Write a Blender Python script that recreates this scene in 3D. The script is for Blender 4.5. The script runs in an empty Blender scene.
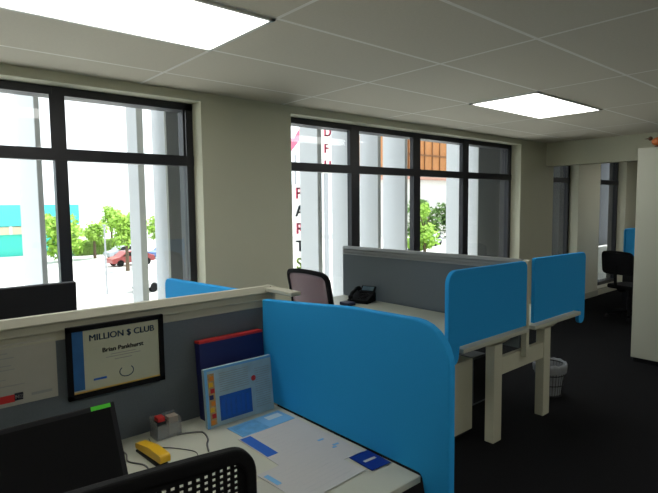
import bpy, bmesh, math, random
from mathutils import Vector, Matrix
random.seed(7)
PI = math.pi
sc = bpy.context.scene
COL = sc.collection

# ------------------------------------------------------------------ materials
def srgb(r, g, b):
    f = lambda c: (c/255/12.92) if c/255 <= .04045 else ((c/255+.055)/1.055)**2.4
    return (f(r), f(g), f(b), 1)

MATS = {}
def mat(name, col, rough=.6, metal=0, noise=0, nscale=20, bump=0, bscale=200, spec=.5, emit=None, estr=0, alpha=1):
    if name in MATS: return MATS[name]
    m = bpy.data.materials.new(name); m.use_nodes = True
    nt = m.node_tree; b = nt.nodes['Principled BSDF']
    b.inputs['Base Color'].default_value = col
    b.inputs['Roughness'].default_value = rough
    b.inputs['Metallic'].default_value = metal
    b.inputs['Specular IOR Level'].default_value = spec
    b.inputs['Alpha'].default_value = alpha
    tc = nt.nodes.new('ShaderNodeTexCoord')
    if noise:
        n = nt.nodes.new('ShaderNodeTexNoise'); n.inputs['Scale'].default_value = nscale
        n.inputs['Detail'].default_value = 4
        nt.links.new(tc.outputs['Object'], n.inputs['Vector'])
        mx = nt.nodes.new('ShaderNodeMix'); mx.data_type = 'RGBA'
        c2 = tuple(min(1, c*(1+noise)) for c in col[:3]) + (1,)
        c1 = tuple(c*(1-noise) for c in col[:3]) + (1,)
        mx.inputs['A'].default_value = c1; mx.inputs['B'].default_value = c2
        nt.links.new(n.outputs['Fac'], mx.inputs['Factor'])
        nt.links.new(mx.outputs['Result'], b.inputs['Base Color'])
    if bump:
        n2 = nt.nodes.new('ShaderNodeTexNoise'); n2.inputs['Scale'].default_value = bscale
        nt.links.new(tc.outputs['Object'], n2.inputs['Vector'])
        bp = nt.nodes.new('ShaderNodeBump'); bp.inputs['Strength'].default_value = bump
        bp.inputs['Distance'].default_value = .01
        nt.links.new(n2.outputs['Fac'], bp.inputs['Height'])
        nt.links.new(bp.outputs['Normal'], b.inputs['Normal'])
    if emit:
        b.inputs['Emission Color'].default_value = emit
        b.inputs['Emission Strength'].default_value = estr
    MATS[name] = m
    return m

M_wall = mat('wall_paint', (.66, .65, .51, 1), .85, noise=.04, nscale=2)
M_carpet = mat('carpet', (.008, .008, .009, 1), .97, noise=.5, nscale=90, bump=.6, bscale=400, spec=.1)
M_frame = mat('window_frame_paint', (.012, .012, .018, 1), .45)
M_beige = mat('rail_aluminium', (.46, .45, .36, 1), .6, noise=.03)
M_greyrail = mat('rail_grey', (.27, .285, .285, 1), .45)
M_fabric = mat('partition_fabric', (.15, .175, .195, 1), .95, noise=.12, nscale=180, bump=.3, bscale=600, spec=.1)
M_blue = mat('blue_screen_felt', (.024, .37, .84, 1), .8, noise=.06, nscale=250, bump=.15, bscale=500, spec=.2)
M_blue_edge = mat('blue_screen_edge', (.02, .33, .72, 1), .6)
M_white = mat('desk_laminate', (.54, .55, .46, 1), .42, noise=.02)
M_cream = mat('cream_steel', (.60, .59, .46, 1), .5, noise=.02)
M_cab = mat('cupboard_paint', (.45, .46, .38, 1), .55, noise=.02, nscale=3)
M_black = mat('black_plastic', (.004, .004, .005, 1), .75, bump=.1, spec=.2)
M_screen = mat('monitor_panel', (.003, .003, .004, 1), .6, spec=.15)
M_dark = mat('dark_grey_plastic', (.014, .014, .017, 1), .6, spec=.25)
M_mauve = mat('mauve_mesh', (.26, .17, .18, 1), .9, noise=.15, nscale=300, alpha=.85)
M_paper = mat('paper', (.53, .53, .53, 1), .8, noise=.02, nscale=8)
M_paper2 = mat('paper_warm', (.50, .51, .46, 1), .8, noise=.03, nscale=8)
M_text = mat('ink', (.03, .035, .05, 1), .8)
M_textgrey = mat('ink_grey', (.32, .33, .32, 1), .8)
M_inkblue = mat('ink_navy', (.02, .06, .14, 1), .8)
M_royal = mat('royal_blue_print', (.01, .11, .5, 1), .6)
M_lblue = mat('light_blue_print', (.16, .42, .72, 1), .6)
M_navy = mat('navy_card', (.01, .014, .11, 1), .5)
M_navycard = mat('deep_blue_card', (.004, .02, .26, 1), .35)
M_red = mat('red_print', (.55, .02, .02, 1), .6)
M_orange = mat('orange_print', (.75, .24, .02, 1), .6)
M_yellow = mat('yellow_plastic', (.80, .47, .01, 1), .35)
M_gold = mat('gold_foil', (.75, .5, .12, 1), .35, .5)
M_green = mat('green_plastic', (.08, .75, .02, 1), .4)
M_chrome = mat('chrome', (.5, .5, .5, 1), .25, 1)
M_certblue = mat('certificate_blue', (.02, .13, .36, 1), .6, noise=.3, nscale=15)
M_cert = mat('certificate_paper', (.52, .53, .40, 1), .6, noise=.03, nscale=10)
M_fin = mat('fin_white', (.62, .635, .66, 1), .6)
M_pillar_shade = mat('pillar_shade_grey', (.10, .105, .12, 1), .7, noise=.08, nscale=3)  # dark grey carries the shade on the pillar fronts
M_asphalt = mat('pale_paving', (.62, .61, .58, 1), .9, noise=.1, nscale=.3)
M_teal = mat('teal_cladding', (.06, .60, .50, 1), .6)
M_aqua = mat('aqua_fascia', (.10, .72, .75, 1), .5)
M_bandbeige = mat('beige_band', (.72, .58, .42, 1), .8)
M_pale = mat('pale_render', (.78, .76, .72, 1), .9)
M_timber = mat('orange_timber', (.46, .19, .06, 1), .7, noise=.25, nscale=1.2)
M_leaf = mat('leaf_green', (.30, .50, .06, 1), .7, noise=.5, nscale=1.5)
M_leafdark = mat('leaf_dark', (.10, .20, .04, 1), .8, noise=.5, nscale=1)
M_hedge = mat('hedge_green', (.24, .38, .08, 1), .8, noise=.4, nscale=2)
M_bark = mat('bark', (.12, .08, .05, 1), .9)
M_pole = mat('pole_grey', (.35, .36, .38, 1), .5)
M_liner = mat('bin_liner', (.34, .36, .38, 1), .5, alpha=.75, noise=.2, nscale=30)
M_acrylic = mat('clear_acrylic', (.45, .46, .46, 1), .15, alpha=.35)
M_pinkred = mat('sign_red', (.95, .14, .24, 1), .5)
M_signgreen = mat('sign_green', (.35, .5, .1, 1), .5)
M_cable = mat('cable_grey', (.12, .12, .12, 1), .5)

def glass_mat():
    m = bpy.data.materials.new('window_glass'); m.use_nodes = True
    nt = m.node_tree; nt.nodes.clear()
    o = nt.nodes.new('ShaderNodeOutputMaterial'); t = nt.nodes.new('ShaderNodeBsdfTransparent')
    t.inputs['Color'].default_value = (.86, .88, .88, 1)
    g = nt.nodes.new('ShaderNodeBsdfGlossy'); g.inputs['Roughness'].default_value = .02
    lw = nt.nodes.new('ShaderNodeLayerWeight'); lw.inputs['Blend'].default_value = .5
    pw_ = nt.nodes.new('ShaderNodeMath'); pw_.operation = 'POWER'; pw_.inputs[1].default_value = 5
    f = nt.nodes.new('ShaderNodeMath'); f.operation = 'MULTIPLY_ADD'; f.inputs[1].default_value = .9; f.inputs[2].default_value = .04
    nt.links.new(lw.outputs['Facing'], pw_.inputs[0]); nt.links.new(pw_.outputs[0], f.inputs[0])
    mx = nt.nodes.new('ShaderNodeMixShader')
    nt.links.new(f.outputs[0], mx.inputs[0]); nt.links.new(t.outputs[0], mx.inputs[1])
    nt.links.new(g.outputs[0], mx.inputs[2]); nt.links.new(mx.outputs[0], o.inputs[0])
    return m
M_glass = glass_mat()

def ceiling_mat():
    m = bpy.data.materials.new('ceiling_tiles'); m.use_nodes = True
    nt = m.node_tree; b = nt.nodes['Principled BSDF']; b.inputs['Roughness'].default_value = .9
    tc = nt.nodes.new('ShaderNodeTexCoord'); sx = nt.nodes.new('ShaderNodeSeparateXYZ')
    nt.links.new(tc.outputs['Object'], sx.inputs[0])
    def M(op, a, b_=None, c=None):
        n = nt.nodes.new('ShaderNodeMath'); n.operation = op
        for i, v in enumerate((a, b_, c)):
            if v is None: continue
            if isinstance(v, (int, float)): n.inputs[i].default_value = v
            else: nt.links.new(v, n.inputs[i])
        return n.outputs[0]
    def line(out, off, per, w):
        d = M('PINGPONG', M('SUBTRACT', out, off), per/2)
        return M('LESS_THAN', d, w)
    g = M('MAXIMUM', line(sx.outputs['X'], 1.535+1.3*-8, 1.3, .011), line(sx.outputs['Y'], 2.135-.66*20, .66, .011))
    n = nt.nodes.new('ShaderNodeTexNoise'); n.inputs['Scale'].default_value = 60; n.inputs['Detail'].default_value = 5
    nt.links.new(tc.outputs['Object'], n.inputs['Vector'])
    mx = nt.nodes.new('ShaderNodeMix'); mx.data_type = 'RGBA'
    mx.inputs['A'].default_value = (.67, .62, .52, 1); mx.inputs['B'].default_value = (.75, .69, .58, 1)
    nt.links.new(n.outputs['Fac'], mx.inputs['Factor'])
    m2 = nt.nodes.new('ShaderNodeMix'); m2.data_type = 'RGBA'
    nt.links.new(g, m2.inputs['Factor']); nt.links.new(mx.outputs['Result'], m2.inputs['A'])
    m2.inputs['B'].default_value = (.95, .92, .86, 1)
    nt.links.new(m2.outputs['Result'], b.inputs['Base Color'])
    bp = nt.nodes.new('ShaderNodeBump'); bp.inputs['Strength'].default_value = .6; bp.inputs['Distance'].default_value = .006
    h = M('MULTIPLY', g, 1.0)
    nt.links.new(h, bp.inputs['Height']); nt.links.new(bp.outputs['Normal'], b.inputs['Normal'])
    return m
M_ceil = ceiling_mat()

# ------------------------------------------------------------------ mesh helpers
class MB:
    def __init__(s): s.bm = bmesh.new()
    def box(s, x0, x1, y0, y1, z0, z1, bev=0, mtx=None):
        r = bmesh.ops.create_cube(s.bm, size=1)
        vs = r['verts']
        for v in vs:
            v.co = Vector(((x0+x1)/2+v.co.x*(x1-x0), (y0+y1)/2+v.co.y*(y1-y0), (z0+z1)/2+v.co.z*(z1-z0)))
        if bev:
            es = list({e for v in vs for e in v.link_edges})
            r2 = bmesh.ops.bevel(s.bm, geom=es, offset=bev, segments=2, affect='EDGES', profile=.5)
            vs = list({v for f in r2['faces'] for v in f.verts} | {v for v in vs if v.is_valid})
        if mtx: bmesh.ops.transform(s.bm, matrix=mtx, verts=vs)
        return s
    def prism(s, pts, axis, a0, a1, mtx=None):
        """pts: 2D polygon; axis 'x': pts=(y,z); 'y': pts=(x,z); 'z': pts=(x,y)"""
        def P(u, v, a):
            return {'x': (a, u, v), 'y': (u, a, v), 'z': (u, v, a)}[axis]
        A = [s.bm.verts.new(P(u, v, a0)) for u, v in pts]; B = [s.bm.verts.new(P(u, v, a1)) for u, v in pts]
        n = len(pts)
        f1 = s.bm.faces.new(A); f2 = s.bm.faces.new(B[::-1])
        for i in range(n): s.bm.faces.new((A[(i+1) % n], A[i], B[i], B[(i+1) % n]))
        bmesh.ops.recalc_face_normals(s.bm, faces=s.bm.faces[:])
        if mtx: bmesh.ops.transform(s.bm, matrix=mtx, verts=A+B)
        return s
    def cyl(s, p0, p1, r0, r1=None, seg=20):
        r1 = r0 if r1 is None else r1
        p0, p1 = Vector(p0), Vector(p1); d = p1-p0
        m = Matrix.Translation((p0+p1)/2) @ d.to_track_quat('Z', 'Y').to_matrix().to_4x4()
        bmesh.ops.create_cone(s.bm, cap_ends=True, segments=seg, radius1=r0, radius2=r1, depth=d.length, matrix=m)
        return s
    def tube(s, pts, r, seg=8):
        pts = [Vector(p) for p in pts]; rings = []
        for i, p in enumerate(pts):
            t = (pts[min(i+1, len(pts)-1)]-pts[max(i-1, 0)]).normalized()
            up = Vector((0, 0, 1)) if abs(t.z) < .9 else Vector((1, 0, 0))
            a = t.cross(up).normalized(); b = t.cross(a)
            rings.append([s.bm.verts.new(p+r*(math.cos(2*PI*k/seg)*a+math.sin(2*PI*k/seg)*b)) for k in range(seg)])
        for i in range(len(rings)-1):
            for k in range(seg):
                s.bm.faces.new((rings[i][k], rings[i][(k+1) % seg], rings[i+1][(k+1) % seg], rings[i+1][k]))
        s.bm.faces.new(rings[0][::-1]); s.bm.faces.new(rings[-1])
        return s
    def ball(s, c, r, sub=2, sq=(1, 1, 1)):
        m = Matrix.Translation(c) @ Matrix.Diagonal((sq[0], sq[1], sq[2], 1))
        bmesh.ops.create_icosphere(s.bm, subdivisions=sub, radius=r, matrix=m); return s
    def quad(s, a, b, c, d):
        s.bm.faces.new([s.bm.verts.new(p) for p in (a, b, c, d)]); return s
    def build(s, name, m, parent=None, smooth=False, mtx=None):
        bmesh.ops.recalc_face_normals(s.bm, faces=s.bm.faces[:])
        if mtx: bmesh.ops.transform(s.bm, matrix=mtx, verts=s.bm.verts[:])
        me = bpy.data.meshes.new(name); s.bm.to_mesh(me); s.bm.free()
        ms = m if isinstance(m, (list, tuple)) else [m]
        for x in ms: me.materials.append(x)
        if smooth:
            for p in me.polygons: p.use_smooth = True
        o = bpy.data.objects.new(name, me); COL.objects.link(o)
        if parent: o.parent = parent
        return o

def rounded(pts, n=7):
    """pts: (u,v,r) list -> 2D polygon with rounded corners"""
    out = []; N = len(pts)
    for i, (u, v, r) in enumerate(pts):
        p = Vector((u, v))
        if r <= 0: out.append((u, v)); continue
        a = Vector(pts[i-1][:2]); b = Vector(pts[(i+1) % N][:2])
        da = (a-p).normalized(); db = (b-p).normalized()
        ang = da.angle(db); t = r/math.tan(ang/2)
        t = min(t, (a-p).length*.49, (b-p).length*.49); rr = t*math.tan(ang/2)
        c = p+(da+db).normalized()*(rr/math.sin(ang/2))
        s0 = p+da*t-c; s1 = p+db*t-c
        a0 = math.atan2(s0.y, s0.x); a1 = math.atan2(s1.y, s1.x); d = (a1-a0+PI) % (2*PI)-PI
        for k in range(n+1): out.append((c.x+rr*math.cos(a0+d*k/n), c.y+rr*math.sin(a0+d*k/n)))
    return out

def thing(name, label, cat, loc=(0, 0, 0), rz=0, group=None):
    o = bpy.data.objects.new(name, None); COL.objects.link(o)
    o.empty_display_size = .1
    o.location = loc; o.rotation_euler = (0, 0, rz); o['label'] = label; o['category'] = cat
    if group: o['group'] = group
    return o
def tag(o, label, cat, group=None):
    o['label'] = label; o['category'] = cat
    if group: o['group'] = group
    return o
def struct(o): o['kind'] = 'structure'; return o
def dup(root, loc, rz, label, group=None):
    r = root.copy(); COL.objects.link(r); r.location = loc; r.rotation_euler = (0, 0, rz); r['label'] = label
    if group: r['group'] = group
    for ch in list(root.children):
        c = ch.copy(); COL.objects.link(c); c.parent = r
        for g in list(ch.children):
            d = g.copy(); COL.objects.link(d); d.parent = c
    return r

def text_mesh(name, body, size, m, mtx, parent=None, depth=.0006, bold=False, align='LEFT'):
    cu = bpy.data.curves.new(name, 'FONT'); cu.body = body; cu.size = size; cu.extrude = depth
    cu.align_x = align
    t = bpy.data.objects.new(name, cu); COL.objects.link(t)
    bpy.context.view_layer.update()
    dg = bpy.context.evaluated_depsgraph_get()
    me = bpy.data.meshes.new_from_object(t.evaluated_get(dg)); me.name = name
    bpy.data.objects.remove(t); bpy.data.curves.remove(cu)
    if bold:
        bm = bmesh.new()
        for dx in (-.022, .022, 0):
            m2 = me.copy(); m2.transform(Matrix.Translation((dx*size, abs(dx)*size*.5, 0))); bm.from_mesh(m2); bpy.data.meshes.remove(m2)
        bm.to_mesh(me); bm.free()
    me.materials.clear(); me.materials.append(m); me.transform(mtx)
    o = bpy.data.objects.new(name, me); COL.objects.link(o)
    if parent: o.parent = parent
    return o
def up_front(x, y, z):      # text upright on a plane facing -Y
    return Matrix.Translation((x, y, z)) @ Matrix.Rotation(PI/2, 4, 'X')

# ------------------------------------------------------------------ dimensions
H = 2.6; W = 3.87; WO = 4.17; G = -3.9
XL, XR, YB = -1.7, 13.0, -3.0
HEAD = 2.53

# ------------------------------------------------------------------ room shell
struct(MB().box(XL-.2, XR+.2, YB-.2, WO, -.25, 0).build('floor', M_carpet))
struct(MB().box(XL-.2, XR+.2, YB-.2, WO, H, H+.25).build('ceiling', M_ceil))
w = MB()
segs = [(XL-.2, -1.1, None), (-1.1, 2.02, .35), (2.02, 2.92, None), (2.92, 7.04, .35), (7.04, 8.04, None),
        (8.04, 8.95, .1), (8.95, 9.83, None), (9.83, 11.05, .1), (11.05, XR+.2, None)]
for a, b, sill in segs:
    if sill is None: w.box(a, b, W, WO, G, H)
    else:
        w.box(a, b, W, WO, G, sill); w.box(a, b, W, WO, HEAD, H)
struct(w.build('wall_front', M_wall))
M_sky_block = mat('sky_block_dark', (.07, .07, .08, 1), .8)
struct(MB().box(XL-.2, XR+.2, WO-.3, WO+.1, H+.25, 7.5).build('sky_block', M_sky_block))  # unseen upper storey added to keep skylight off fin and pillar fronts
struct(MB().box(XL-.2, XR+.2, YB-.2, YB, 0, H).build('wall_back', M_wall))
struct(MB().box(XL-.2, XL, YB, W, 0, H).build('wall_left', M_wall))
struct(MB().box(XR, XR+.2, YB, W, 0, H).build('wall_right', M_wall))
struct(MB().box(7.8, 8.0, YB, W, 2.25, H).build('trim_1', M_wall))        # the bulkhead across the ceiling
b = MB(); 
for a, c in ((XL, -1.1), (-1.1, 2.02), (2.02, 2.92), (2.92, 7.04), (7.04, 8.04), (8.95, 9.83), (11.05, XR)): b.box(a, c, W-.015, W, 0, .1)
struct(b.build('baseboard_front', M_beige))

def window(name, x0, x1, z0, z1, mulls, tz=2.065, mw=.08):
    e = bpy.data.objects.new(name, None); COL.objects.link(e); struct(e)
    y0, y1 = 4.02, 4.165
    f = MB()
    f.box(x0, x1, y0, y1, z1-.058, z1); f.box(x0, x1, y0, y1, z0, z0+.06)
    f.box(x0, x0+.06, y0, y1, z0, z1); f.box(x1-.06, x1, y0, y1, z0, z1)
    f.box(x0, x1, y0-.007, y0+.065, tz-.042, tz+.040)
    for mx in mulls: f.box(mx-mw/2, mx+mw/2, y0-.004, y0+.06, z0, z1)
    # opening-sash beads of the upper lights
    xs = [x0+.03]+list(mulls)+[x1-.03]
    for i in range(len(xs)-1):
        a, c = xs[i]+mw/2, xs[i+1]-mw/2
        f.box(c-.02, c, y0-.008, y0, tz+.04, z1-.055)
    f.build('window_frame', M_frame, e)
    for i in range(len(xs)-1):
        for (a, c) in ((z0+.06, tz-.042), (tz+.04, z1-.058)):
            MB().box(xs[i]+.03, xs[i+1]-.03, 4.052, 4.058, a, c).build('window_pane', M_glass, e)
    s = MB().box(x0, x1, W+.002, y0, z0-.02, z0); s.build('window_sill', M_beige, e)
    return e
window('window_1', -1.1, 2.02, .37, HEAD, (-.02, 1.01))
window('window_2', 2.92, 7.04, .37, HEAD, (3.88, 4.90, 5.90), mw=.12)
window('window_3', 8.04, 8.95, .12, HEAD, ())
window('window_4', 9.83, 11.05, .12, HEAD, ())

# ------------------------------------------------------------------ ceiling troffers
M_diff = mat('diffuser', (.9, .9, .9, 1), .5, emit=(1, .985, .93, 1), estr=3.8)
def troffer(x0, y0, label):
    L, Wd = 1.29, .65
    t = thing('ceiling_light', label, 'ceiling light', (x0+L/2, y0+Wd/2, H), 0, 'recessed ceiling lights')
    f = MB(); a, b = L/2, Wd/2
    f.box(-a, a, -b, -b+.02, -.012, -.001); f.box(-a, a, b-.02, b, -.012, -.001)
    f.box(-a, -a+.02, -b, b, -.012, -.001); f.box(a-.02, a, -b, b, -.012, -.001)
    f.build('light_frame', mat('troffer_frame', (.75, .75, .72, 1), .4), t)
    MB().box(-a+.02, a-.02, -b+.02, b-.02, -.008, -.002).build('light_diffuser', M_diff, t)
    return t
troffer(.24, 2.14, 'large rectangular ceiling light above the framed certificate, cut by the frame edge')
troffer(-1.06, -1.16, 'added ceiling fill light behind the camera, nearest the left wall, outside the photo')  # unseen fill, added to brighten surfaces that face the camera
troffer(1.54, -1.16, 'added ceiling fill light behind the camera over the aisle, outside the photo')  # second added fill for the camera-facing partition and screens
troffer(4.14, -1.16, 'added ceiling fill light right of the white cupboard, outside the photo')  # third added fill, out of view, lifts the end screens
troffer(9.34, 2.14, 'added ceiling fill light of the far room near its windows, hidden by the bulkhead')  # hidden light added to brighten the far room walls
troffer(4.14, 2.14, 'smaller looking rectangular ceiling light above the pair of blue end screens')

# ------------------------------------------------------------------ partitions
def rail_profile(c, z0, z1, half):
    """grooved cap profile around centre c (2D u,z)"""
    h = z1-z0
    L = [(-half-.004, z0)]
    for k in range(3):
        L += [(-half-.006, z0+h*(.02+k*.33)), (-half-.006, z0+h*(.06+k*.33)), (-half+.010, z0+h*(.28+k*.33)), (-half+.014, z0+h*(.335+k*.33))]
    R = [(-u, z) for u, z in L[::-1]]
    return [(c+u, z) for u, z in L+R]
p1 = thing('partition', 'long grey fabric partition with a beige grooved top rail carrying the framed certificate', 'partition', (0, 0, 0))
MB().box(-1.1, 1.49, 2.168, 2.215, .02, 1.185).build('fabric_panel', M_fabric, p1)
MB().prism(rail_profile(2.19, 1.185, 1.285, .028), 'x', -1.1, 1.49).build('top_rail', M_beige, p1)
MB().box(1.49, 1.515, 2.16, 2.22, 0, 1.285, .003).build('end_post', M_beige, p1)
MB().box(1.442, 1.50, 1.93, 2.15, 1.264, 1.284, .004).build('screen_bracket', M_beige, p1)
p2 = thing('partition', 'grey fabric partition with a pale grey top rail behind the desk phone', 'partition', (0, 0, 0))
MB().box(3.535, 3.585, 1.93, 3.85, .62, 1.2).build('fabric_panel', M_fabric, p2)
MB().prism(rail_profile(3.56, 1.2, 1.28, .03), 'y', 1.93, 3.85).build('top_rail', M_greyrail, p2)
MB().box(3.585-.04, 3.585, 1.88, 1.925, .56, 1.275, .004).build('end_post', M_cream, p2)
MB().box(3.292, 3.90, 1.925, 1.965, .475, .60, .004).build('crossbeam', M_cream, p2)
MB().box(3.54, 3.58, 3.5, 3.56, .0, .62, .003).build('support_leg', M_cream, p2)

# ------------------------------------------------------------------ blue felt screens
def screen(poly, axis, a0, a1, name, label, group=None, z0=None):
    o = MB().prism(rounded(poly), axis, a0, a1).build(name, M_blue)
    bv = o.modifiers.new('b', 'BEVEL'); bv.width = .006; bv.segments = 2; bv.limit_method = 'ANGLE'; bv.angle_limit = 1.0
    return tag(o, label, 'desk screen', group)
screen([(1.012, .63, .06), (1.012, 1.292, .15), (1.5, 1.282, 0), (1.8, 1.257, 0), (2.12, 1.232, .0), (2.12, .735, 0), (1.13, .735, .02), (1.11, .63, .06)], 'x', 1.405, 1.44,
       'desk_screen', 'largest blue felt screen, standing along the end of the near paper-covered desk', 'blue desk screens')
hid = screen([(2.27, .70, 0), (2.27, 1.255, .02), (3.26, 1.225, .05), (3.26, .67, .05), (3.13, .67, .05), (3.11, .70, 0)], 'x', 1.405, 1.44,
       'desk_screen', 'blue screen of which only the sloping top shows behind the near partition, below the window', 'blue desk screens')
for yy in (2.5, 3.0): MB().box(1.33, 1.406, yy-.03, yy+.03, .7305, .75, .002).build('clamp', M_cream, hid)
screen([(2.58, .69, .05), (2.58, 1.285, .085), (3.52, 1.275, .05), (3.52, .80, 0), (2.70, .80, 0), (2.685, .69, .05)], 'y', 1.868, 1.90,
       'desk_screen', 'blue end screen with rounded corner left of the cream post, at the phone desk', 'blue desk screens')
screen([(3.635, .80, 0), (3.635, 1.285, .02), (4.50, 1.275, .05), (4.50, .675, .06), (4.395, .675, .05), (4.385, .80, 0)], 'y', 1.868, 1.90,
       'desk_screen', 'blue end screen right of the cream post, above the waste bin', 'blue desk screens')

# ------------------------------------------------------------------ desks
def arm_poly(c, z, half, th=.05):
    return rounded([(c-half, z, 0), (c+half, z, 0), (c+half, z-.015, .008), (c+half*.35, z-th, .02), (c-half*.35, z-th, .02), (c-half, z-.015, .008)])
d1 = thing('desk', 'near pale desk covered with papers, brochures and the black monitor', 'desk', (0, 0, 0))
MB().box(-1.0, 1.404, 1.13, 2.145, .705, .73, .003).build('desktop', M_white, d1)
for x in (-.85, 1.2):
    MB().box(x-.05, x+.05, 1.60, 1.70, 0, .66, .004).build('leg', M_cream, d1)
    MB().prism(arm_poly(1.65, .703, .42), 'x', x-.04, x+.04).build('support_arm', M_cream, d1)
    MB().box(x-.04, x+.04, 1.25, 2.05, 0, .035, .004).build('foot', M_cream, d1)
MB().box(-.79, 1.14, 1.625, 1.675, .58, .66).build('crossbeam', M_cream, d1)
d2 = thing('desk', 'desk hidden behind the near partition, under the window, with a monitor on it', 'desk', (0, 0, 0))
MB().box(-1.0, 1.4045, 2.255, 3.12, .705, .73, .003).build('desktop', M_white, d2)
for x in (-.85, 1.2):
    MB().box(x-.05, x+.05, 2.65, 2.75, 0, .66, .004).build('leg', M_cream, d2)
    MB().prism(arm_poly(2.7, .703, .38), 'x', x-.04, x+.04).build('support_arm', M_cream, d2)
ZD = .787
def end_desk(label, x0, x1, lx):
    d = thing('desk', label, 'desk', (0, 0, 0))
    MB().box(x0, x1, 1.845, 3.82, ZD-.028, ZD, .003).build('desktop', M_white, d)
    for y in (1.92, 3.6):
        MB().box(lx-.052, lx+.052, y, y+.07, 0, ZD-.07, .004).build('leg', M_cream, d)
        MB().prism(arm_poly(lx, ZD-.03, .25), 'y', y, y+.07).build('support_arm', M_cream, d)
    return d
end_desk('desk with the black desk phone, left of the cream post', 2.705, 3.515, 3.235)
end_desk('desk behind the blue end screen on the right of the cream post', 3.605, 4.375, 3.955)

# drawer pedestal
pd = thing('drawer_pedestal', 'cream drawer pedestal on the carpet under the phone desk', 'drawer unit', (0, 0, 0))
MB().box(2.82, 3.24, 2.13, 2.6, .03, .56, .004).build('body', M_cream, pd)
MB().box(2.84, 3.22, 2.15, 2.58, 0, .03).build('plinth', M_dark, pd)
for i, (a, c) in enumerate(((.05, .27), (.28, .41), (.42, .55))):
    dr = MB().box(2.806, 2.82, 2.14, 2.59, a, c, .002).build('drawer', M_cream, pd)
    MB().box(2.796, 2.806, 2.28, 2.45, c-.03, c-.018).build('handle', M_dark, dr)

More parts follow.
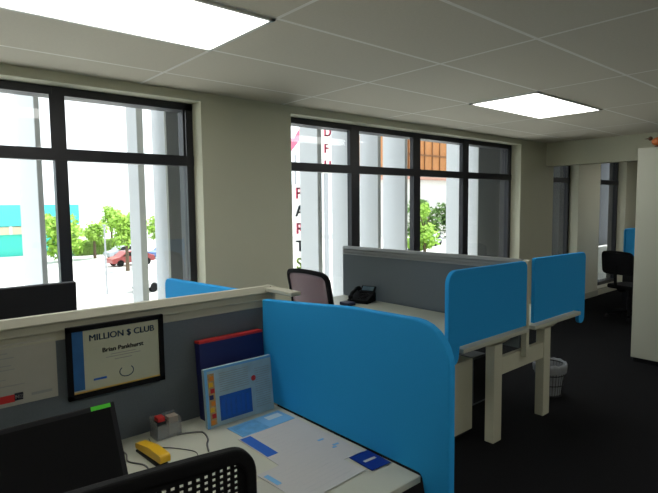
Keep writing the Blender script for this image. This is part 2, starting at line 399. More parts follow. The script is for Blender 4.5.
# ------------------------------------------------------------------ office chair
def office_chair(label, mesh_back=False, top=1.188, half=.235, rec=0):
    t = thing('office_chair', label, 'office chair', (0, 0, 0))
    # faces +Y; back panel around y=0
    cz = (top+.66)/2; hz = (top-.66)/2
    def yb(u, z): return -.035*(1-(u/half)**2) - rec*(z-.66)
    def outline(hw, t_, b_, r, arch=.022):
        base = rounded([(-hw, b_, r), (hw, b_, r), (hw, t_, r), (-hw, t_, r)], 8); pts = []
        for k in range(len(base)):
            p, q = base[k], base[(k+1) % len(base)]
            pts.append(p)
            if math.dist(p, q) > .1:
                pts += [(p[0]+(q[0]-p[0])*j/10, p[1]+(q[1]-p[1])*j/10) for j in range(1, 10)]
        return [(u, z+(arch*(1-(u/hw)**2) if z > (t_+b_)/2 else 0)-.0) for u, z in pts]
    n = 0
    o = outline(half, top-.022, .66, .06); i = outline(half-.028, top-.022-.03, .70, .035)
    fr = MB(); V = []
    for pts in (o, i):
        V.append([[fr.bm.verts.new((u, yb(u, z)+dy, z)) for u, z in pts] for dy in (-.014, .014)])
    N = len(o)
    for k in range(N):
        k2 = (k+1) % N
        fr.bm.faces.new((V[0][0][k], V[0][0][k2], V[1][0][k2], V[1][0][k]))
        fr.bm.faces.new((V[0][1][k2], V[0][1][k], V[1][1][k], V[1][1][k2]))
        fr.bm.faces.new((V[0][0][k2], V[0][0][k], V[0][1][k], V[0][1][k2]))
        fr.bm.faces.new((V[1][0][k], V[1][0][k2], V[1][1][k2], V[1][1][k]))
    f = fr.build('back_frame', M_black, t)
    bv = f.modifiers.new('b', 'BEVEL'); bv.width = .006; bv.segments = 2; bv.limit_method = 'ANGLE'
    # back panel
    pn = MB(); hw = half-.024; zt = top-.05; zb = .695
    if mesh_back:
        nx, nz = 12, 14
        g = [[pn.bm.verts.new((-hw+2*hw*a/nx, yb(-hw+2*hw*a/nx, zb+(zt-zb)*c/nz), zb+(zt-zb+ .018*(1-((a/nx)*2-1)**2))*c/nz)) for c in range(nz+1)] for a in range(nx+1)]
        for a in range(nx):
            for c in range(nz): pn.bm.faces.new((g[a][c], g[a+1][c], g[a+1][c+1], g[a][c+1]))
        bp = pn.build('back_mesh', M_mauve, t, True)
        so = bp.modifiers.new('s', 'SOLIDIFY'); so.thickness = .004
    else:
        px, pz = .0175, .012
        nx = int(2*hw/px); nz = int((zt-zb)/pz); px = 2*hw/nx; pz = (zt+.018-zb)/nz
        for a in range(nx):
            for c in range(nz):
                u0 = -hw+a*px; v0 = zb+c*pz; uc = u0+px/2; vc = v0+pz/2
                O = [(u0, v0), (u0+px, v0), (u0+px, v0+pz), (u0, v0+pz)]
                rx, rz_ = px*.25, pz*.30
                I = [(uc-rx, vc-rz_), (uc+rx, vc-rz_), (uc+rx, vc+rz_), (uc-rx, vc+rz_)]
                vo = [pn.bm.verts.new((u, yb(u, v), v)) for u, v in O]; vi = [pn.bm.verts.new((u, yb(u, v), v)) for u, v in I]
                edge = a in (0, nx-1) or c in (0, nz-1) 
                if edge: pn.bm.faces.new(vo); [pn.bm.verts.remove(v) for v in vi]; continue
                for k in range(4): pn.bm.faces.new((vo[k], vo[(k+1) % 4], vi[(k+1) % 4], vi[k]))
        bmesh.ops.remove_doubles(pn.bm, verts=pn.bm.verts[:], dist=.0002)
        bp = pn.build('back_mesh', M_black, t)
        so = bp.modifiers.new('s', 'SOLIDIFY'); so.thickness = .004; so.offset = 0
    MB().tube([(0, -.035, .80), (0, -.06, .66), (0, -.05, .5), (0, .05, .42), (0, .2, .42)], .022, 10).build('back_support', M_black, t)
    st = MB().prism(rounded([(-.235, .03, .08), (.235, .03, .08), (.225, .49, .1), (-.225, .49, .1)]), 'z', .44, .50).build('seat', M_black, t)
    bv = st.modifiers.new('b', 'BEVEL'); bv.width = .02; bv.segments = 3; bv.limit_method = 'ANGLE'
    MB().cyl((0, .25, .10), (0, .25, .30), .03).cyl((0, .25, .28), (0, .25, .44), .02).build('gas_column', M_dark, t)
    MB().box(-.09, .09, .14, .36, .405, .44, .01).build('tilt_mechanism', M_dark, t)
    for k in range(5):
        a = PI/2+k*2*PI/5; dx, dy = math.cos(a), math.sin(a)
        leg = MB().tube([(0, .25, .11), (dx*.15, .25+dy*.15, .095), (dx*.29, .25+dy*.29, .075)], .018, 8).build('leg', M_black, t)
        MB().cyl((dx*.29-dy*.022, .25+dy*.29+dx*.022, .028), (dx*.29+dy*.022, .25+dy*.29-dx*.022, .028), .0275).build('caster', M_dark, leg)
    return t
ch = office_chair('black office chair with perforated plastic back at the near desk, bottom edge of the photo')
ch.location = (.37, .985, 0); ch.rotation_euler = (0, 0, -.14)
ch2 = office_chair('office chair with black rim and mauve mesh back between the window and the phone desk', True, top=1.235, half=.225, rec=.20)
ch2.location = (2.44, 2.93, 0); ch2.rotation_euler = (0, 0, -PI/2+.05)
ch3 = office_chair('black office chair at the far desk beside the white cupboard', True, top=1.0, half=.25, rec=.1)
ch3.location = (7.95, 2.85, 0); ch3.rotation_euler = (0, 0, -PI/2-.3)
for c in ch3.children:
    if c.name.startswith('back_mesh'):
        c.data = c.data.copy(); c.data.materials[0] = M_black

# ------------------------------------------------------------------ far workstation
fd = thing('desk', 'far pale desk beyond the white cupboard with a small blue screen', 'desk', (0, 0, 0))
MB().box(8.75, 10.4, 2.5, 3.2, .705, .73, .003).build('desktop', M_white, fd)
for x in (8.85, 10.3): MB().box(x-.03, x+.03, 2.6, 3.1, 0, .704).build('leg', M_dark, fd)
screen([(8.9, .732, 0), (8.9, 1.27, .06), (10.2, 1.27, .06), (10.2, .732, 0)], 'y', 3.1, 3.13, 'desk_screen',
       'far small blue screen beside the left edge of the white cupboard', 'blue desk screens')

# ------------------------------------------------------------------ cupboard at right
cb = thing('cupboard', 'tall white storage cupboard at the right edge of the photo', 'cupboard', (5.97, 1.0, 0))
MB().box(0, .48, -.85, .99, .05, 2.24, .003).build('body', M_cab, cb)
MB().box(.02, .46, -.83, .97, 0, .05).build('plinth', M_dark, cb)
for i in range(4):
    y1 = .985-i*.46
    d = MB().box(-.018, -.001, y1-.455, y1, .055, 2.235, .002).build('door', M_cab, cb)
    hy = y1-.42 if i % 2 == 0 else y1-.035
    MB().box(-.032, -.018, hy-.006, hy+.006, 1.0, 1.14).build('handle', M_chrome, d)
# ornament on it
om = thing('ornament', 'small orange and brown carved bird ornament on top of the white cupboard', 'ornament', (6.08, 1.83, 2.24))
MB().cyl((0, 0, 0), (0, 0, .02), .05, .04).build('base', mat('brown_wood', (.10, .04, .015, 1), .5), om)
MB().ball((0, 0, .065), .05, 3, (.8, 1.5, .9)).build('body', mat('orange_glaze', (.55, .14, .02, 1), .4), om, True)
MB().ball((0, .085, .10), .022, 2).cyl((0, .10, .10), (0, .14, .10), .008, .001, 8).build('head', mat('brown_wood', (.10, .04, .015, 1), .5), om, True)
MB().prism([(-.05, .06), (-.13, .10), (-.12, .07), (-.06, .04)], 'x', -.015, .015).build('tail', mat('green_glaze', (.12, .2, .04, 1), .4), om)

# ------------------------------------------------------------------ waste bin
wb = thing('waste_bin', 'grey wire waste bin with a plastic liner on the carpet behind the second desk leg', 'waste bin', (4.42, 2.12, 0))
m = MB()
for z, r in ((.005, .10), (.1, .112), (.19, .122), (.27, .13)):
    m.tube([(r*math.cos(a*2*PI/28), r*math.sin(a*2*PI/28), z) for a in range(29)], .004, 6)
for a in range(28): m.tube([(.10*math.cos(a*2*PI/28), .10*math.sin(a*2*PI/28), .005), (.13*math.cos(a*2*PI/28), .13*math.sin(a*2*PI/28), .27)], .0022, 5)
m.cyl((0, 0, 0), (0, 0, .006), .10)
m.build('basket', M_dark, wb)
m = MB(); rings = []
for k, (z, r) in enumerate(((.012, .09), (.1, .104), (.2, .117), (.285, .13), (.292, .138), (.26, .142), (.21, .137))):
    rings.append([m.bm.verts.new(((r+.004*math.sin(a*5+k))*math.cos(a*2*PI/32), (r+.004*math.sin(a*3.1+k))*math.sin(a*2*PI/32), z+.006*math.sin(a*2.3) * (k > 2))) for a in range(32)])
for k in range(len(rings)-1):
    for a in range(32): m.bm.faces.new((rings[k][a], rings[k][(a+1) % 32], rings[k+1][(a+1) % 32], rings[k+1][a]))
m.build('bin_liner', M_liner, wb, True)

# computer under the far desk
ct = thing('computer_tower', 'dark grey computer tower on the carpet under the desk beyond the cream crossbeam', 'computer', (3.75, 2.6, 0))
MB().box(-.1, .1, -.2, .2, .01, .42, .006).build('case', mat('tower_grey', (.09, .10, .115, 1), .5), ct)
MB().box(-.085, .085, -.206, -.2, .03, .40, .002).build('front_panel', M_dark, ct)

# ------------------------------------------------------------------ monitors
def monitor(label, loc, rz, w=.53, h=.33, tilt=.2, zc=.2):
    t = thing('monitor', label, 'monitor', loc, rz)
    T = Matrix.Translation((0, 0, zc)) @ Matrix.Rotation(-tilt, 4, 'X')
    MB().box(-w/2, w/2, -.015, .025, -h/2, h/2, .004).build('housing', M_dark, t, mtx=T)
    MB().box(-w/2+.018, w/2-.018, -.0175, -.0145, -h/2+.02, h/2-.018).build('display', M_screen, t, mtx=T)
    MB().box(-.03, .03, .03, .06, .02, zc, .004).build('stand', M_dark, t)
    MB().prism(rounded([(-.12, -.06, .03), (.12, -.06, .03), (.12, .12, .03), (-.12, .12, .03)]), 'z', 0, .012).build('base', M_dark, t)
    return t
mo = monitor('black monitor in front of the framed certificate with a green sticker on its top edge', (.33, 1.79, .731), 0, .53, .295, .48, .142)
T = Matrix.Translation((0, 0, .142)) @ Matrix.Rotation(-.48, 4, 'X')
MB().box(.185, .25, -.0175, -.0155, .131, .145, .0005).build('sticker', M_green, mo, mtx=T)['label'] = 'bright green sticker'
mo2 = monitor('black monitor seen from behind over the near partition, left edge, against the window', (.40, 2.74, .731), PI, .64, .34, .05, .43)

# ------------------------------------------------------------------ certificate
cf = thing('framed_certificate', 'black framed certificate hanging on the grey partition above the monitor', 'picture frame', (0, 0, 0))
X0, X1, Z0, Z1, Y = .52, .905, .945, 1.232, 2.139
m = MB(); fw = .02
m.box(X0, X1, Y-.012, Y+.006, Z0, Z0+fw, .002); m.box(X0, X1, Y-.012, Y+.006, Z1-fw, Z1, .002)
m.box(X0, X0+fw, Y-.012, Y+.006, Z0, Z1, .002); m.box(X1-fw, X1, Y-.012, Y+.006, Z0, Z1, .002)
m.build('frame', M_black, cf)
ce = MB().box(X0+fw, X1-fw, Y-.002, Y+.004, Z0+fw, Z1-fw).build('certificate', M_cert, cf)
MB().box(X0+fw, X0+fw+.042, Y-.003, Y-.002, Z0+fw+.012, Z1-fw).build('blue_band', M_certblue, ce)
MB().box(X0+fw, X1-fw, Y-.004, Y-.002, Z0+fw, Z0+fw+.006).build('gold_border', M_gold, ce)
text_mesh('title_text', 'MILLION $ CLUB', .0355, M_inkblue, up_front(X0+.083, Y-.0028, Z1-.066), ce, bold=True)
text_mesh('name_text', 'Brian Pankhurst', .026, M_text, up_front(.735, Y-.0028, 1.112), ce, bold=True, align='CENTER')
m = MB()
for z, a in ((1.098, .05), (1.088, .07), (1.075, .035)): m.box(.735-a, .735+a, Y-.003, Y-.002, z, z+.0025)
m.build('small_print', M_textgrey, ce)
MB().box(.615, .665, Y-.003, Y-.002, 1.005, 1.013, 0).build('logo', M_royal, ce)
m = MB()
for sgn in (-1, 1):
    m.tube([(.745+sgn*.028*math.sin(a*.3), Y-.003, 1.018-.022*math.cos(a*.3)) for a in range(9)], .0018, 5)
m.build('laurel_emblem', M_inkblue, ce)

# ------------------------------------------------------------------ pinned paper with red logo
pp = thing('pinned_notice', 'pale sheet with red and black logo pinned left of the framed certificate', 'paper', (0, 0, 0))
MB().box(.10, .49, 2.158, 2.161, .97, 1.2).build('sheet', mat('notice_paper', (.42, .41, .36, 1), .8, noise=.12, nscale=9), pp)
MB().box(.2, .345, 2.156, 2.158, .985, 1.012).build('logo_block', M_red, pp)
MB().box(.345, .372, 2.156, 2.158, .988, 1.015).build('logo_black_block', M_text, pp)
text_mesh('logo_letters', 'NZ', .018, M_paper, up_front(.3465, 2.1552, .995), pp, bold=True)
m = MB()
for z, a in ((1.165, .33), (1.148, .35), (1.12, .34), (1.105, .35), (1.07, .32), (1.045, .38)): m.box(.24, a, 2.1565, 2.158, z, z+.003)
m.build('printed_lines', M_textgrey, pp)
MB().box(.40, .47, 2.1565, 2.158, .995, 1.005).build('caption_line', M_textgrey, pp)

# ------------------------------------------------------------------ folders and brochures
fo = thing('ring_binder', 'navy binder with a red top edge leaning on the partition behind the brochure', 'binder', (0, 0, 0))
T = Matrix.Translation((1.058, 2.075, .731)) @ Matrix.Rotation(-.10, 4, 'X')
MB().box(0, .34, 0, .045, 0, .345, .002).build('cover', M_navy, fo, mtx=T)
MB().box(.0, .34, -.001, .046, .345, .358, .002).build('top_edge', M_red, fo, mtx=T)
br = thing('brochure', 'glossy pale blue brochure standing on the desk against the navy binder', 'brochure', (0, 0, 0))
T = Matrix.Translation((1.026, 1.985, .731)) @ Matrix.Rotation(-.10, 4, 'X') @ Matrix.Scale(1.09, 4)
MB().box(0, .318, 0, .02, 0, .235, .001).build('cover', mat('brochure_pale', (.36, .50, .56, 1), .45, noise=.25, nscale=22), br, mtx=T)
MB().box(0, .318, -.001, 0, .226, .235).box(0, .012, -.001, 0, 0, .226).build('cover_border', M_lblue, br, mtx=T)
st_ = MB().box(.014, .042, -.0012, 0, .01, .215).build('photo_strip', mat('photo_strip', (.50, .30, .12, 1), .5, noise=.5, nscale=60), br, mtx=T)
random.seed(5)
for k, mm in enumerate((M_orange, M_red, M_yellow, M_orange, M_navy, M_red, M_yellow, M_orange)):
    z_ = .012+k*.025; u_ = .016+(k % 2)*.006
    MB().box(u_, u_+.018, -.0018, -.0012, z_, z_+.018).build('photo', mm, st_, mtx=T)
MB().box(.06, .21, -.0012, 0, .018, .118).build('blue_panel', mat('blue_panel', (.01, .10, .42, 1), .4, noise=.35, nscale=30), br, mtx=T)
m = MB()
for k in range(6): m.box(.068+k*.023, .082+k*.023, -.0016, -.0012, .03, .1)
m.build('panel_columns', M_royal, br, mtx=T)
m = MB()
for k in range(9): m.box(.065, .20, -.0012, 0, .135+k*.009, .137+k*.009)
for k in range(18): m.box(.232, .305, -.0012, 0, .03+k*.0095, .0315+k*.0095)
m.build('text_block', M_textgrey, br, mtx=T)
MB().ball((.225, 0, .155), .012, 2, (1, .08, 1)).build('round_emblem', M_red, br, mtx=T)

def sheet(name, label, cx, cy, w, h, rz, z, m, cat='paper', th=.0012, group=None):
    t = thing(name, label, cat, (cx, cy, z), rz, group)
    MB().box(-w/2, w/2, -h/2, h/2, 0, th).build('sheet', m, t)
    return t
ZT = .7305
lf = sheet('leaflet', 'light blue leaflet lying at the foot of the brochure', 1.235, 1.885, .28, .125, .05, ZT, M_lblue, 'leaflet')
MB().box(-.13, .0, -.055, .05, .0012, .0017).build('photo_area', mat('leaflet_photo', (.10, .33, .62, 1), .5, noise=.4, nscale=25), lf)
MB().box(.04, .12, .0, .04, .0012, .0017).build('caption', mat('leaflet_pale', (.5, .65, .75, 1), .5), lf)
s1 = sheet('large_sheet', 'large white printed sheet with a royal blue bar beside the blue screen', 1.225, 1.605, .31, .42, .0, ZT+.0015, M_paper)
MB().box(-.15, -.10, 0, .2, .0012, .0016).build('blue_bar', M_royal, s1)
for u, v, w_ in ((.08, -.03, .03), (.10, -.10, .03), (.085, -.115, .02)): MB().box(u, u+w_, v, v+.012, .0012, .0016).build('blue_mark', M_lblue, s1)
m = MB()
for k in range(12): m.box(-.08, .05+.02*math.sin(k*2.1), -.16+k*.028, -.157+k*.028, .0012, .0015)
m.build('printed_lines', mat('faint_print', (.52, .53, .54, 1), .8), s1)
s2 = sheet('paper_sheet', 'white sheet overlapping the near corner of the large printed sheet', 1.125, 1.40, .30, .25, .06, ZT+.0032, M_paper)
MB().box(-.14, -.12, .02, .10, .0012, .0016).build('blue_mark', M_lblue, s2)
m = MB()
for k in range(8): m.box(-.09, .11, -.09+k*.024, -.087+k*.024, .0012, .0015)
m.build('printed_lines', mat('faint_print', (.52, .53, .54, 1), .8), s2)
sheet('paper_sheet', 'warm white sheet under the other papers, nearest the chair back', .93, 1.38, .30, .21, -.35, ZT, M_paper2)
cd = sheet('card', 'dark blue card with white lettering on the desk beside the blue screen', 1.345, 1.325, .095, .125, -.04, ZT+.0035, M_navycard, 'card', .002)
MB().box(-.028, .03, -.006, .008, .002, .0025).build('lettering', M_paper, cd)

# ------------------------------------------------------------------ small desk things
og = thing('desk_organiser', 'small clear plastic organiser on the desk against the partition right of the monitor', 'organiser', (.87, 2.06, .7305), 0)
MB().box(-.055, .055, -.035, .035, 0, .004).build('tray_base', M_acrylic, og)
m = MB(); m.box(-.055, .055, -.035, -.032, .004, .06); m.box(-.055, .055, .032, .035, .004, .085); m.box(-.055, -.052, -.032, .032, .004, .075); m.box(.052, .055, -.032, .032, .004, .075); m.box(-.002, .001, -.032, .032, .004, .07)
m.build('tray_walls', M_acrylic, og)
tag(MB().box(.825, .862, 2.035, 2.085, .736, .80, .001).build('note_block', M_dark), 'dark memo block standing in the left half of the clear organiser', 'notepad')
tag(MB().box(.83, .86, 2.04, 2.08, .8005, .818, .001).build('note_pad', M_red), 'red memo pad on top of the dark block in the clear organiser', 'notepad')
tag(MB().box(.876, .918, 2.04, 2.08, .736, .81, .001).build('card_stack', mat('card_pale', (.42, .36, .30, 1), .7)), 'pale stack of cards standing in the right half of the clear organiser', 'cards')

stp = thing('stapler', 'yellow stapler lying on the desk between the monitor and the chair back', 'stapler', (.745, 1.89, .7305), PI/2+.06)
MB().prism(rounded([(-.11, 0, .002), (.11, 0, .002), (.11, .008, .003), (-.11, .008, .003)]), 'y', -.02, .02).build('base', M_dark, stp)
MB().prism(rounded([(-.10, .022, .004), (.11, .014, .004), (.115, .034, .012), (.0, .052, .02), (-.10, .05, .012)]), 'y', -.02, .02).build('top_arm', M_yellow, stp)
MB().box(-.09, -.05, -.012, .012, .008, .024).build('hinge', M_dark, stp)
cab_pts = [(.90, 2.02, .735), (.93, 2.015, .734), (.985, 1.985, .734), (.995, 1.96, .734), (.98, 1.90, .734), (.955, 1.86, .734), (.93, 1.80, .734)]
def smoothpath(p, n=6):
    out = []
    P = [Vector(q) for q in p]
    for i in range(len(P)-1):
        p0, p1, p2, p3 = P[max(i-1, 0)], P[i], P[i+1], P[min(i+2, len(P)-1)]
        for k in range(n):
            t = k/n
            out.append(.5*((2*p1)+(-p0+p2)*t+(2*p0-5*p1+4*p2-p3)*t*t+(-p0+3*p1-3*p2+p3)*t**3))
    out.append(P[-1]); return out
tag(MB().tube(smoothpath(cab_pts), .0035, 7).build('cable', M_cable, None, True), 'grey cable looping on the desk right of the clear organiser', 'cable')
tag(MB().tube(smoothpath([(.665, 2.08, .734), (.68, 2.0, .734), (.665, 1.93, .734), (.70, 1.86, .734), (.69, 1.78, .734)]), .003, 7).build('cable', M_cable, None, True),
    'thin dark cable on the desk between the monitor and the yellow stapler', 'cable')
tag(MB().tube(smoothpath([(.80, 2.07, .733), (.79, 1.98, .733), (.84, 1.92, .733), (.89, 1.83, .733), (.86, 1.76, .733)]), .002, 6).build('cable', M_cable, None, True),
    'thin cable on the desk between the yellow stapler and the grey cable loop', 'cable')

# ------------------------------------------------------------------ desk phone
ph = thing('desk_phone', 'black desk phone with handset on the desk against the second partition', 'phone', (3.37, 3.42, ZD+.0005), -PI/2+.35)
MB().prism([(-.09, 0), (.10, 0), (.10, .075), (.09, .085), (-.09, .03)], 'x', -.10, .10).build('phone_body', M_black, ph)
T = Matrix.Translation((0.03, .085, .10)) @ Matrix.Rotation(-.75, 4, 'X')
hd = MB().box(-.075, .07, -.008, .008, -.035, .045, .003).build('display_housing', M_black, ph, mtx=T)
MB().box(-.06, .055, -.010, -.008, -.01, .035).build('display', mat('lcd', (.10, .16, .2, 1), .2), hd, mtx=T)
m = MB()
for i in range(3):
    for j in range(4): 
        yy = -.06+j*.026; m.box(-.01+i*.028, .010+i*.028, yy, yy+.016, .03+(yy+.09)*.32, .038+(yy+.09)*.32, .001)
m.build('keypad', M_dark, ph)
MB().tube(smoothpath([(-.07, -.09, .05), (-.07, -.06, .085), (-.07, 0, .10), (-.07, .06, .118), (-.07, .09, .10)]), .017, 8).ball((-.07, -.085, .055), .024, 2).ball((-.07, .09, .11), .024, 2).build('handset', M_black, ph, True)
tag(MB().box(3.13, 3.22, 3.34, 3.46, ZD+.0005, ZD+.03, .004).build('small_device', mat('dark_blue_plastic', (.01, .015, .06, 1), .4)), 'small dark box lying beside the black desk phone', 'box')

# ------------------------------------------------------------------ outside
struct(MB().box(-60, 260, WO+.01, 330, G-.2, G).build('ground', M_asphalt))
fin_spec = [  # right edge ratio at y=5, thickness, far y
    (1.105, .045, 5.75, 'left fin in the left window'), (1.995, .065, 5.27, 'fin in the middle of the left window'),
    (4.245, .07, 5.36, 'fin in the first pane of the wide window'), (4.80, .07, 5.37, 'fin behind the first mullion of the wide window'),
    (5.32, .06, 5.36, 'fin in the second pane of the wide window'), (5.885, .06, 5.44, 'fin left of the second mullion of the wide window'),
    (7.38, .12, 5.33, 'fin left of the third mullion of the wide window')]
for xr, th, yf, lab in fin_spec:
    tag(MB().box(xr-th, xr, 5.0, yf, G, 4.6, .006).build('sunshade_fin', M_fin), 'tall white vertical sunshade '+lab, 'fin', 'white sunshade fins')
def pillar(x0, x1, y1, lab):
    p = thing('pillar', lab, 'pillar', (0, 0, 0), 0, 'outside pillars')
    MB().box(x0, x1, 5.0, y1, G, 4.6, .01).build('shaft', M_pillar_shade, p)  # shade on the front is put into the shaft colour
    MB().box(x0-.02, x0-.001, 5.005, y1, G, 4.6).build('lit_side', M_fin, p)  # lit left face, done as a paler slab
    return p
pillar(2.23, 2.75, 5.32, 'pillar with shaded front painted dark grey and lit side painted pale at the right end of the left window')
pillar(7.72, 9.5, 5.2, 'pillar with shaded front painted dark grey and lit side painted pale in the last pane of the wide window')
pillar(10.0, 11.6, 5.3, 'pillar with shaded front painted dark grey behind the first narrow far window')
pillar(12.2, 14.0, 5.3, 'pillar with shaded front painted dark grey behind the last narrow far window')
for a, c, z in ((9.3, 10.95, .22), (11.2, 14.0, .72)):
    tag(MB().box(a, c, 4.65, 4.8, G, z, .01).build('parapet', M_fin), 'pale low parapet outside the %s narrow far window' % ('first' if a < 10 else 'last'), 'parapet')

# teal building
tb = thing('building', 'teal building with bright aqua fascia across the car park in the left window', 'building', (0, 0, 0))
YB2 = 70
MB().box(-40, 19, YB2, YB2+14, G, 1.4).build('wall', M_teal, tb)
MB().box(-40, 19.2, YB2-.5, YB2+14, -.35, 2.1).build('fascia', M_aqua, tb)
MB().box(-40, 19, YB2-.3, YB2, -1.35, -.45).build('window_band', M_bandbeige, tb)
for k in range(12): MB().box(-10+k*2.4, -9.7+k*2.4, YB2-.4, YB2-.3, -1.35, -.35).build('band_mullion', M_pale, tb)
MB().box(13.6, 14.4, YB2-.6, YB2-.5, .1, .8).build('wall_lamp', M_dark, tb)
# orange and white building
ob = thing('building', 'pale building with orange timber upper storey seen in the third pane of the wide window', 'building', (0, 0, 0))
MB().box(68, 85.5, 60, 75, 6.6, 14.5).build('timber_storey', M_timber, ob)
m = MB()
for k in range(8): m.box(68.5+k*2.2, 68.65+k*2.2, 59.8, 60, 6.6, 14.5)
m.box(68, 85.5, 59.8, 60, 10.3, 10.6)
m.build('timber_battens', mat('timber_dark', (.22, .09, .03, 1), .7), ob)
MB().box(67.8, 85.8, 59.6, 75, 6.1, 6.6).build('floor_band', mat('band_pink', (.6, .32, .25, 1), .8), ob)
MB().box(69, 85, 60.5, 75, G, 6.1).build('lower_wall', M_pale, ob)
# sign boards
def signboard(name, label, x, y, w, z0, z1, letters, size, mats):
    s = thing(name, label, 'sign', (x, y, 0), 0)
    MB().box(-w/2, w/2, 0, .3, z0, z1).build('board', M_pale, s)
    MB().box(-.15, .15, .05, .25, G, z0).build('post', M_pole, s)
    n = len(letters); step = (z1-z0)/n
    for i, L in enumerate(letters):
        text_mesh('letter', L, size, mats[i % len(mats)], up_front(-size*.32, -.02, z1-(i+.8)*step), s, depth=.03, bold=True)
    return s
signboard('pylon_sign', 'pale sign with stacked red and dark letters, left edge of wide window', 23.3, 30, 1.1, -3.2, 3.2, 'PARTS', 1.15, [M_pinkred, M_text, M_pinkred, M_text, M_signgreen])
signboard('pylon_sign', 'high sign with stacked pink red letters behind first fin of wide window', 26.0, 30, .9, 4.1, 7.85, 'DFH', 1.0, [M_pinkred])
rs = thing('roadside_banner', 'red and white banner high at the left edge of the wide window', 'sign', (23.6, 30.6, 0))
MB().prism([(-.9, 5.2), (.4, 6.6), (.4, 7.4), (-.2, 6.6), (-.9, 6.5)], 'y', 0, .1).build('banner', M_pinkred, rs)
MB().box(-.1, 0, .1, .2, G, 5.4).build('post', M_pole, rs)

# trees
def tree(x, y, h, r, m, label, seed, trunk=.3, ystretch=1):
    random.seed(seed)
    t = thing('tree', label, 'tree', (x, y, G), 0, 'trees across the car park')
    MB().cyl((0, 0, 0), (0, 0, h*.55), trunk*.6, trunk*.35, 8).cyl((0, 0, h*.35), (r*.4, 0, h*.65), trunk*.3, trunk*.15, 6).cyl((0, 0, h*.4), (-r*.4, .1, h*.7), trunk*.3, trunk*.12, 6).build('trunk', M_bark, t)
    f = MB(); cz = h-r*ystretch; cz = max(cz*.8, r)
    blobs = [(random.uniform(-.6, .6)*r, random.uniform(-.6, .6)*r, cz+random.uniform(-.65, .75)*r*ystretch, random.uniform(.35, .6)*r) for _ in range(12)]
    for bx, by, bz, br_ in blobs:
        for _ in range(110):
            d = Vector((random.gauss(0, 1), random.gauss(0, 1), random.gauss(0, 1))).normalized()*br_*random.uniform(.6, 1.08)
            c = Vector((bx, by, bz))+d
            a = Vector((random.gauss(0, 1), random.gauss(0, 1), random.gauss(0, 1))).normalized(); b_ = a.orthogonal().normalized()
            s = r*.13
            f.bm.faces.new([f.bm.verts.new(c+a*s), f.bm.verts.new(c+b_*s*.6), f.bm.verts.new(c-a*s), f.bm.verts.new(c-b_*s*.6)])
    me = f.build('foliage', m, t)
    return t
tree(14.6, 59, 5.4, 2.2, M_leaf, 'bright green tree left of the thick mullion in the left window', 1)
tree(18.0, 60, 4.8, 1.35, M_leaf, 'small rounded green tree just right of the thick mullion in the left window', 2)
tree(23.2, 70, 6.6, 1.5, M_leaf, 'small yellow green tree at the right end of the teal building', 3)
tree(16.5, 46, 6.0, 1.6, M_leaf, 'large bright green tree left of the middle fin in the left window', 4)
tree(20.2, 47.5, 5.6, 1.2, M_leaf, 'green tree between the middle fin and the grey pillar in the left window', 5)
tree(6.0, 55, 4.4, 1.5, mat('leaf_orange', (.5, .34, .1, 1), .8, noise=.3), 'small orange brown tree in front of the teal building', 6)
tree(46.5, 37, 6.4, 1.9, M_leaf, 'bright green tree right of the second mullion in the wide window', 8, ystretch=1.6)
for k in range(5):
    tree(66+k*7, 53-k*.5, 5.2+.6*(k % 2), 3.0, M_leafdark, 'dark green tree, %s of the row below the orange building' % ['first from the left', 'second from the left', 'middle one', 'fourth from the left', 'last on the right'][k], 20+k)
random.seed(3)
h = MB()
for _ in range(5200):
    c = Vector((random.uniform(17.2, 25.2), random.uniform(64.5, 66), G+random.uniform(0, 1.7)))
    if random.random() < .5: c.y = 64.5+random.uniform(-.1, .1)
    a = Vector((random.gauss(0, 1), random.gauss(0, 1), random.gauss(0, 1))).normalized(); b_ = a.orthogonal().normalized(); s = .22
    h.bm.faces.new([h.bm.verts.new(c+a*s), h.bm.verts.new(c+b_*s), h.bm.verts.new(c-a*s), h.bm.verts.new(c-b_*s)])
h.box(17.3, 25.1, 64.6, 65.9, G, G+1.6)
tag(h.build('hedge', M_hedge), 'long clipped green hedge across the car park in the left window', 'hedge')

# lamp post
lp = thing('lamp_post', 'thin grey lamp post standing in the car park left of the middle fin', 'lamp post', (11.0, 34.5, G))
MB().cyl((0, 0, 0), (0, 0, 4.4), .06, .05, 10).build('pole', M_pole, lp)
MB().box(-.09, .09, -.09, .09, 4.4, 4.5).build('lamp_head', M_pole, lp)

# cars
def car(label, x, y, rz, paint):
    t = thing('car', label, 'car', (x, y, G), rz, 'parked cars')
    prof = rounded([(-2.1, .32, .1), (-2.15, .75, .15), (-1.35, .92, .1), (-.7, 1.38, .2), (.95, 1.42, .25), (1.7, .98, .15), (2.1, .9, .12), (2.15, .35, .1)])
    b_ = MB().prism(prof, 'y', -.82, .82).build('body', paint, t)
    bv = b_.modifiers.new('b', 'BEVEL'); bv.width = .06; bv.segments = 2; bv.limit_method = 'ANGLE'
    gl = [(-1.15, .95), (-.62, 1.32), (.88, 1.35), (1.4, 1.0)]
    MB().prism(gl, 'y', -.835, .835).build('side_windows', M_dark, t)
    for sx in (-1.35, 1.35):
        for sy in (-.75, .75): MB().cyl((sx, sy-.1, .32), (sx, sy+.1, .32), .32, seg=18).build('wheel', M_black, t)
    return t
pw = mat('paint_white', (.7, .7, .7, 1), .25); pr_ = mat('paint_red', (.35, .06, .06, 1), .3); ps = mat('paint_silver', (.42, .45, .5, 1), .3); pb = mat('paint_blue', (.10, .18, .42, 1), .25)
car('silver car parked by the lamp post in the left window', 20.6, 58, .1, ps)
car('red car parked below the silver car in the left window', 18.4, 50.5, .1, pr_)
car('white car nearest the partition top in the left window', 14.5, 34.5, .4, pw)
car('blue car between the middle fin and the grey pillar in the left window', 24.2, 55, .2, pb)
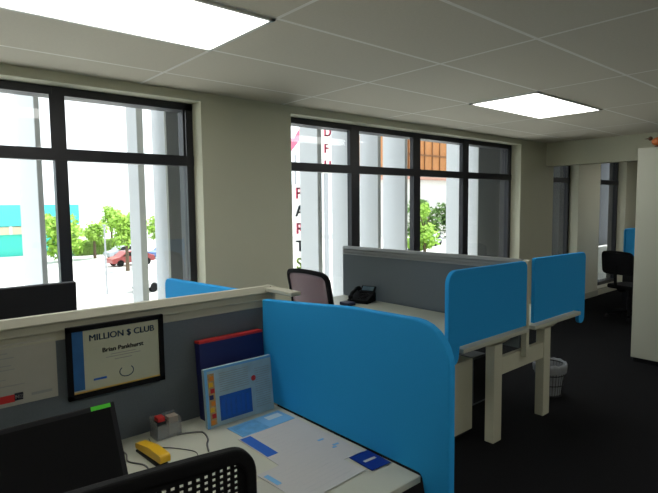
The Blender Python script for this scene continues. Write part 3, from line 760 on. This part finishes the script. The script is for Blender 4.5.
car('white car right of the middle fin in the left window', 18.9, 42, .1, pw)
car('blue car at the left side of the third pane of the wide window', 50.5, 41.5, .6, pb)
car('silver car under the dark trees in the third pane of the wide window', 57, 44, .4, ps)
car('white car furthest right in the third pane of the wide window', 63, 48.5, .3, pw)

# ------------------------------------------------------------------ light
world = bpy.data.worlds.new('World'); sc.world = world; world.use_nodes = True
nt = world.node_tree; bg = nt.nodes['Background']
bg.inputs['Color'].default_value = (.90, .96, 1.0, 1); bg.inputs['Strength'].default_value = 1.8
sun = bpy.data.lights.new('sun', 'SUN'); sun.energy = 5.0; sun.angle = .01; sun.color = (1, .97, .9)
so = bpy.data.objects.new('sun', sun); COL.objects.link(so)
so.rotation_euler = Vector((-.5, -.04, -.8)).to_track_quat('-Z', 'Y').to_euler(); so.location = (0, 20, 20)
for n, x0, x1 in (('a', -1.1, 2.02), ('b', 2.92, 7.04), ('c', 8.04, 8.95), ('d', 9.83, 11.05)):
    L = bpy.data.lights.new('portal', 'AREA'); L.shape = 'RECTANGLE'; L.size = x1-x0; L.size_y = 2.2
    L.cycles.is_portal = True
    o = bpy.data.objects.new('portal', L); COL.objects.link(o); o.location = ((x0+x1)/2, 4.2, 1.45)
    o.rotation_euler = (-PI/2, 0, 0)

# ------------------------------------------------------------------ camera
f, cx, cy, E = 520, 329, 246.5, 1.69
pitch = math.radians(4.55); yaw = math.radians(48.97); roll = math.radians(-.6)
F = Vector((math.cos(yaw)*math.cos(pitch), math.sin(yaw)*math.cos(pitch), -math.sin(pitch)))
R = Vector((math.sin(yaw), -math.cos(yaw), 0)); U = R.cross(F)
c_, s_ = math.cos(roll), math.sin(roll)
R, U = c_*R+s_*U, -s_*R+c_*U
cam = bpy.data.cameras.new('camera'); cam.sensor_width = 36; cam.lens = f/658*36; cam.clip_start = .05; cam.clip_end = 600
co = bpy.data.objects.new('camera', cam); COL.objects.link(co)
mtx = Matrix((R, U, -F)).transposed().to_4x4(); mtx.translation = (0, 0, E)
co.matrix_world = mtx
sc.camera = co

sc.view_settings.view_transform = 'Standard'; sc.view_settings.look = 'None'
sc.view_settings.gamma = 1; sc.view_settings.use_curve_mapping = False
sc.view_settings.exposure = .70
